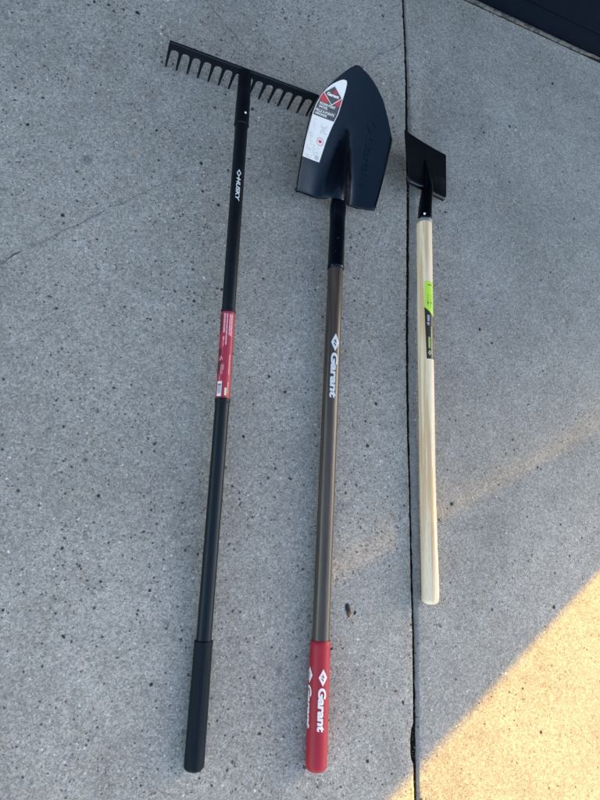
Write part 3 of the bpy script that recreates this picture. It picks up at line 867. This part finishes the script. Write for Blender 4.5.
# white sticker on the left half of the blade
def sticker():
    d = Decal(lambda u, v, off: blade_pt(u, v, off), 0.006, 0.006, 0.0002)
    right = [(0.2756, -0.0221), (0.2666, -0.0190), (0.248, -0.0200), (0.231, -0.0223), (0.1955, -0.0270), (0.1618, -0.0379), (0.13, -0.0462), (0.0744, -0.0559)]
    left = [(0.2733, -0.0292), (0.2695, -0.0379), (0.2561, -0.0551), (0.242, -0.068), (0.2252, -0.0790), (0.200, -0.0885), (0.1765, -0.0940), (0.1256, -0.1000), (0.0761, -0.1049)]
    def edge(pts, s):
        q = sorted(pts); return table(s, q)
    s_lo, s_hi = 0.0755, 0.2735
    def strip(s0, s1, in_, mi, layer, slant=0.0):
        n = max(2, int((s1 - s0) / 0.003)); P = []
        for i in range(n + 1):
            s = lerp(s0, s1, i / n); P.append((s, edge(right, s) - in_))
        for i in range(n, -1, -1):
            s = lerp(s0, s1, i / n); P.append((s, edge(left, s) + in_))
        # slice into narrow bands so that the outline stays convex enough
        for i in range(n):
            a0, a1 = P[i], P[i + 1]; b1, b0 = P[2*n - i], P[2*n + 1 - i]
            d.poly([a0, a1, b1, b0], mi, layer)
    strip(s_lo, s_hi, 0, 0, 0)
    strip(0.176, 0.2275, 0.0018, 1, 1)
    # red flashes beside the lozenge
    d.poly([(0.2275, -0.0765), (0.2340, -0.0710), (0.2180, -0.0560), (0.2100, -0.0640), (0.2120, -0.0830)], 2, 2)
    d.poly([(0.2275, -0.0245), (0.2325, -0.0245), (0.2180, -0.0430), (0.2105, -0.0370), (0.2130, -0.0270)], 2, 2)
    # lozenge with a white outline
    c = Vector((0.2315, -0.0490))
    loz = lambda k, ku=1.0: [(c.x - 0.0205 * k, c.y), (c.x, c.y - 0.0235 * k), (c.x + 0.0205 * k * ku, c.y), (c.x, c.y + 0.0225 * k)]
    d.poly(loz(1.10), 0, 3); d.poly(loz(1.0), 1, 4)
    d.poly([(c.x + 0.003, c.y - 0.004), (c.x + 0.003, c.y + 0.012), (c.x + 0.014, c.y + 0.004)], 2, 5)
    d.rect(c.x - 0.0042, c.y - 0.0185, c.x + 0.0052, c.y + 0.0185, 1, 5)
    d.text('Garant', (c.x - 0.0030, c.y - 0.0165), (0, 1), (1, 0), 0.032, 0.0068, 0, 6, bold=0.05, shear=0.12)
    # two blocks of writing and the line between them
    d.text('ROUND POINT', (0.2035, -0.0795), (0, 1), (1, 0), 0.042, 0.0055, 0, 2, bold=0.03)
    d.text('SHOVEL', (0.1965, -0.0805), (0, 1), (1, 0), 0.024, 0.0050, 0, 2, bold=0.03)
    d.rect(0.1935, -0.0860, 0.1940, -0.0320, 3, 2)
    d.text('PELLE À POINTE', (0.1865, -0.0870), (0, 1), (1, 0), 0.050, 0.0052, 0, 2, bold=0.03)
    d.text('ARRONDIE', (0.1795, -0.0880), (0, 1), (1, 0), 0.032, 0.0050, 0, 2, bold=0.03)
    # faint columns of small print
    rs = random.Random(11)
    def pr(s0, s1, t0, t1, row, h, mi, dens=0.75):
        s = s1
        while s > s0:
            t = t0 + rs.random() * 0.001
            while t < t1:
                w = 0.0015 + rs.random() * 0.004
                if rs.random() < dens: d.rect(s - h, t, s, min(t + w, t1), mi, 2)
                t += w + 0.0007
            s -= row
    pr(0.140, 0.168, -0.0900, -0.0800, 0.0048, 0.0014, 5)
    pr(0.140, 0.160, -0.0665, -0.0500, 0.0042, 0.0015, 3)
    pr(0.084, 0.135, -0.0960, -0.0840, 0.0060, 0.0030, 5, 0.6)
    pr(0.084, 0.110, -0.0800, -0.0620, 0.0040, 0.0022, 5, 0.7)
    pr(0.079, 0.0835, -0.0970, -0.0800, 0.0040, 0.0011, 4)
    pr(0.079, 0.088, -0.0700, -0.0600, 0.0016, 0.0010, 3, 0.95)
    # ring with a red maple leaf
    cc = Vector((0.1215, -0.0625))
    n = 24
    for k in range(n):
        a0, a1 = 2*math.pi*k/n, 2*math.pi*(k+1)/n
        q = lambda a, r: (cc.x + r * 1.05 * math.sin(a), cc.y + r * math.cos(a))
        d.poly([q(a0, .0095), q(a1, .0095), q(a1, .0077), q(a0, .0077)], 6, 2)
    leaf = [(0, 1), (.18, .62), (.42, .72), (.34, .30), (.62, .55), (.70, .36), (1, .32), (.84, 0), (.92, -.12), (.45, -.42), (.50, -.58), (.08, -.52), (.05, -1), (-.05, -1), (-.08, -.52), (-.5, -.58), (-.45, -.42), (-.92, -.12), (-.84, 0), (-1, .32), (-.7, .36), (-.62, .55), (-.34, .30), (-.42, .72), (-.18, .62)]
    d.poly([(cc.x + y * .0050, cc.y + x * .0050) for x, y in leaf], 2, 3)
    o = d.build('sticker', [M['paper'], M['ink_dark'], M['ink_red'], M['ink_grey'], M['ink_grey'], M['ink_pale'], M['label_pink']], blade)
sticker()

# ------------------------------------------------------------------ small scraper with pale wooden handle
scr = tag(empty('sidewalk_scraper', (0.83, 0.3, 0)), 'short square bladed scraper, rightmost tool, with pale bare wooden handle and lime label', 'scraper')
wd = Rod([(0.7849, -0.2411, 0.0215), (0.7890, -0.2151, 0.0215), (0.7989, -0.1037, 0.0215), (0.8083, 0.0112, 0.023), (0.8194, 0.1296, 0.026), (0.8303, 0.2515, 0.029),
          (0.8413, 0.3773, 0.032), (0.8529, 0.5067, 0.036), (0.8700, 0.6897, 0.041)],
         [0.0192, 0.0198, 0.0193, 0.0188, 0.0186, 0.0188, 0.0190, 0.0190, 0.0187])
def wshape(a, s):     # shaved handle: softly flattened flanks
    return 1 + 0.014 * math.cos(6 * a + 0.5) + 0.006 * math.sin(3 * a + s * 2.0)
woodh = wd.mesh('handle', M['pale_wood'], 0.005, wd.L, scr, n=72, cap0='dome', sharp=60, shape=wshape)
TLc, TRc, BRc, BLc = Vector((0.80695733, 0.90641388, 0.09)), Vector((0.95942414, 0.89015558, 0.045)), Vector((0.96380408, 0.77690537, 0.020)), Vector((0.81758537, 0.78816607, 0.065))
def sb_pt(u, v):      # u 0..1 left to right, v 0..1 heel to edge
    return BLc.lerp(BRc, u).lerp(TLc.lerp(TRc, u), v)
SN = (BRc - BLc).cross(TLc - BLc).normalized()
SA = ((TLc + TRc) / 2 - (BLc + BRc) / 2).normalized()
def scraper_blade():
    bm = bmesh.new(); rows = []; NU = 40
    r = 0.0065
    def corner(u, v):  # round the two heel corners
        return v
    for ang in (100, 80, 60, 40, 20):
        a = R(ang); row = []
        for k in range(NU + 1):
            u = k / NU
            ed = min(u, 1 - u) * 0.15
            rc = 0.010
            dip = rc - math.sqrt(max(0, rc * rc - max(0, rc - ed) ** 2)) if ed < rc else 0
            mid = math.exp(-((u - 0.47) / 0.075) ** 2)
            amp = 1 - 0.9 * mid
            p = sb_pt(u, 0) + SA * dip - SA * (r * math.sin(a)) * amp - SN * (r * (1 - math.cos(a))) * amp - SA * 0.004 * mid
            row.append(bm.verts.new(p))
        rows.append(row)
    for j in range(25):
        v = (j / 24); row = []
        for k in range(NU + 1):
            u = k / NU
            ed = min(u, 1 - u) * 0.15; rc = 0.010
            dip = (rc - math.sqrt(max(0, rc * rc - max(0, rc - ed) ** 2)) if ed < rc else 0) * (1 - v) ** 3
            dish = -0.003 * (1 - (2*u - 1) ** 2)
            ridge = 0.007 * (1 - smooth01(v / 0.62)) * math.exp(-((u - lerp(.47, .48, v)) / (0.085 * (1 - 0.5 * v))) ** 2)
            row.append(bm.verts.new(sb_pt(u, v) + SA * dip + SN * (dish * smooth01(v / .2) + ridge)))
        rows.append(row)
    for a, b in zip(rows, rows[1:]):
        for k in range(NU): bm.faces.new((a[k], a[k+1], b[k+1], b[k]))
    o = from_bm('blade', bm, M['scraper_paint'], scr, True, 60)
    md = o.modifiers.new('thick', 'SOLIDIFY'); md.thickness = 0.0025; md.offset = -1
    mb = o.modifiers.new('bev', 'BEVEL'); mb.width = 0.0006; mb.segments = 2; mb.limit_method = 'ANGLE'; mb.angle_limit = R(60)
    return o
sblade = scraper_blade()
hm = sb_pt(0.47, 0.0); e1 = sb_pt(0.475, 0.25); e2 = sb_pt(0.48, 0.62)
sk = Rod([(0.8700, 0.6897, 0.041), (0.8765, 0.735, 0.0445), hm + SN * 0.002, e1 - SN * 0.000, e2 - SN * 0.003], [0.02] * 5)
ssock = sk.mesh('socket', M['scraper_paint'], 0.0, sk.L, scr, n=40, sharp=60,
        rad=lambda s: table_s(s, [(0, .0182), (.03, .0175), (sk.s[2], .0150), (sk.s[3], .0105), (sk.L, .0022)]))
rivet(sk, 0.014, R(-34), 0.0030, ssock, M['white'], -0.0015)
sk.mesh('ferrule', M['steel'], -0.006, 0.004, scr, rad=lambda s: 0.0196)
# label: lime top, black lower half
f3 = cyl_fn(wd, 0.0193)
sU = wd.L
d = Decal(lambda u, v, off: f3(sU - u, v, off), 0.02, 0.003, 0.00018)
u0, u1, um = 0.168, 0.366, 0.245
vl, vr = -0.0130, 0.0150
d.poly([(u0, vl + .001), (um - 0.010, vl), (um + 0.014, vr), (u0, vr)], 0)
d.poly([(um - 0.010, vl), (u1, vl + 0.004), (u1, vr), (um + 0.014, vr)], 1)
d.rect(u0 + 0.008, -0.0040, u0 + 0.0105, 0.0065, 2, 1)
rl = random.Random(5)
for k in range(2):
    u = u0 + 0.034
    while u < u0 + 0.062:
        w = 0.002 + rl.random() * 0.004; d.rect(u, -0.0055 + k * 0.009, u + w, -0.0035 + k * 0.009, 3, 1); u += w + 0.001
d.rect(um - 0.024, -0.0062, um - 0.019, -0.0022, 1, 1); d.rect(um - 0.024, 0.0030, um - 0.019, 0.0068, 1, 1)
d.rect(um + 0.010, -0.0060, um + 0.026, -0.0005, 4, 1)
d.poly([(um + 0.028, -0.006), (um + 0.031, -0.0075), (um + 0.037, -0.0045), (um + 0.036, -0.001), (um + 0.029, -0.0005)], 4, 1)
u = um + 0.040
while u < u1 - 0.012:
    w = 0.003 + rl.random() * 0.006; d.rect(u, 0.0042, u + w, 0.0058, 5, 1); u += w + 0.0012
d.rect(um + 0.066, -0.0045, u1 - 0.026, 0.0012, 3, 1)
u = um + 0.069
while u < u1 - 0.030:
    w = 0.0015 + rl.random() * 0.003; d.rect(u, -0.0030, u + w, -0.0004, 0, 2); u += w + 0.001
hollow_diamond(d, u1 - 0.015, -0.0012, 0.0065, 0.0040, 0.55, 5)
d.build('label', [M['lime'], M['label_black'], M['ink_dark'], M['olive'], M['ink_grey'], M['cream']], woodh)

# ------------------------------------------------------------------ a scrap of dead leaf on the slab
def scrap():
    vs, fs = [], []; K = 16; rings = 5
    c0 = Vector((0.5878, -0.2367, 0))
    dr = Vector((0.10, -1, 0)).normalized(); sd = Vector((-dr.y, dr.x, 0))
    vs.append(c0 + Vector((0, 0, 0.0042)))
    for j in range(1, rings + 1):
        q = j / rings
        for k in range(K):
            a = 2 * math.pi * k / K
            rr_ = (1 + 0.28 * noise.noise(Vector((math.cos(a) * 1.3, math.sin(a) * 1.3, 4))))
            l = 0.0150 * math.cos(a) * q * rr_; w = 0.0058 * math.sin(a) * q * rr_
            z = 0.0006 + 0.0036 * (1 - q * q) + 0.0014 * noise.noise(Vector((k * .9, j * .7, 1)))
            vs.append(c0 + dr * l + sd * w + Vector((0, 0, max(0.0003, z))))
    for k in range(K): fs.append((0, 1 + k, 1 + (k + 1) % K))
    for j in range(rings - 1):
        for k in range(K): fs.append((1 + j*K + k, 1 + (j+1)*K + k, 1 + (j+1)*K + (k+1) % K, 1 + j*K + (k+1) % K))
    m, t, b = nt('dead_leaf')
    co = N(t, 'ShaderNodeTexCoord').outputs['Object']
    sep = N(t, 'ShaderNodeSeparateXYZ'); t.links.new(co, sep.inputs[0])
    n = noise_n(t, co, 350, 3, 0.6).outputs[0]
    y = math_n(t, 'MULTIPLY_ADD', n, 0.006, sep.outputs[1])
    col = mixc(t, ramp(t, y, -0.2405, -0.2335), (0.17, 0.085, 0.040), (0.030, 0.028, 0.030))
    t.links.new(col, b.inputs['Base Color']); b.inputs['Roughness'].default_value = 0.8
    o = link('leaf_scrap', vs, fs, m, None, True)
    tag(o, 'tiny brown and black scrap of dead leaf on the concrete right of the red grip', 'leaf')
    bm = bmesh.new(); bm.from_mesh(o.data); bmesh.ops.recalc_face_normals(bm, faces=bm.faces); bm.to_mesh(o.data); bm.free()
scrap()

# ------------------------------------------------------------------ camera
cam = bpy.data.cameras.new('camera'); co_ = bpy.data.objects.new('camera', cam); COL.objects.link(co_)
cam.sensor_fit = 'VERTICAL'; cam.sensor_height = 36; cam.sensor_width = 27; cam.lens = 36 * 601 / 800
cam.clip_start = 0.02; cam.clip_end = 500
rx = Vector((0.928476691, -0.06780635, 0.36514837)); uy = Vector((0, 0.98319208, 0.18257419)); bk = Vector((-0.371390676, -0.16951588, 0.91287093))
m = Matrix((rx, uy, bk)).transposed().to_4x4(); m.translation = Vector((0, 0, 1.25))
co_.matrix_world = m
sc.camera = co_

# ------------------------------------------------------------------ light
SUN_AZ = Vector((0.861, 0.508, 0)); EL = R(26)
to_sun = Vector((SUN_AZ.x * math.cos(EL), SUN_AZ.y * math.cos(EL), math.sin(EL))).normalized()
sl = bpy.data.lights.new('sun', 'SUN'); so = bpy.data.objects.new('sun', sl); COL.objects.link(so)
sl.energy = 3.0; sl.angle = R(0.6); sl.color = (1.0, 0.53, 0.0)
so.rotation_euler = to_sun.to_track_quat('Z', 'Y').to_euler(); so.location = (3, 3, 4)
w = bpy.data.worlds.new('World'); sc.world = w; w.use_nodes = True
t = w.node_tree; t.nodes.clear()
wo = t.nodes.new('ShaderNodeOutputWorld'); bg = t.nodes.new('ShaderNodeBackground'); sky = t.nodes.new('ShaderNodeTexSky')
sky.sky_type = 'NISHITA'; sky.sun_disc = False; sky.sun_elevation = EL
sky.sun_rotation = math.atan2(SUN_AZ.x, SUN_AZ.y)
sky.altitude = 100; sky.air_density = 1.0; sky.dust_density = 1.5; sky.ozone_density = 1.0
tint = mixc(t, 1.0, sky.outputs[0], (1.0, 0.84, 0.655), 'MULTIPLY')
t.links.new(tint, bg.inputs[0]); t.links.new(bg.outputs[0], wo.inputs[0])
bg.inputs[1].default_value = 0.15

sc.view_settings.view_transform = 'Standard'; sc.view_settings.look = 'None'
sc.view_settings.exposure = 2.40; sc.view_settings.gamma = 1.0
sc.render.engine = 'CYCLES'
sc.cycles.max_bounces = 6
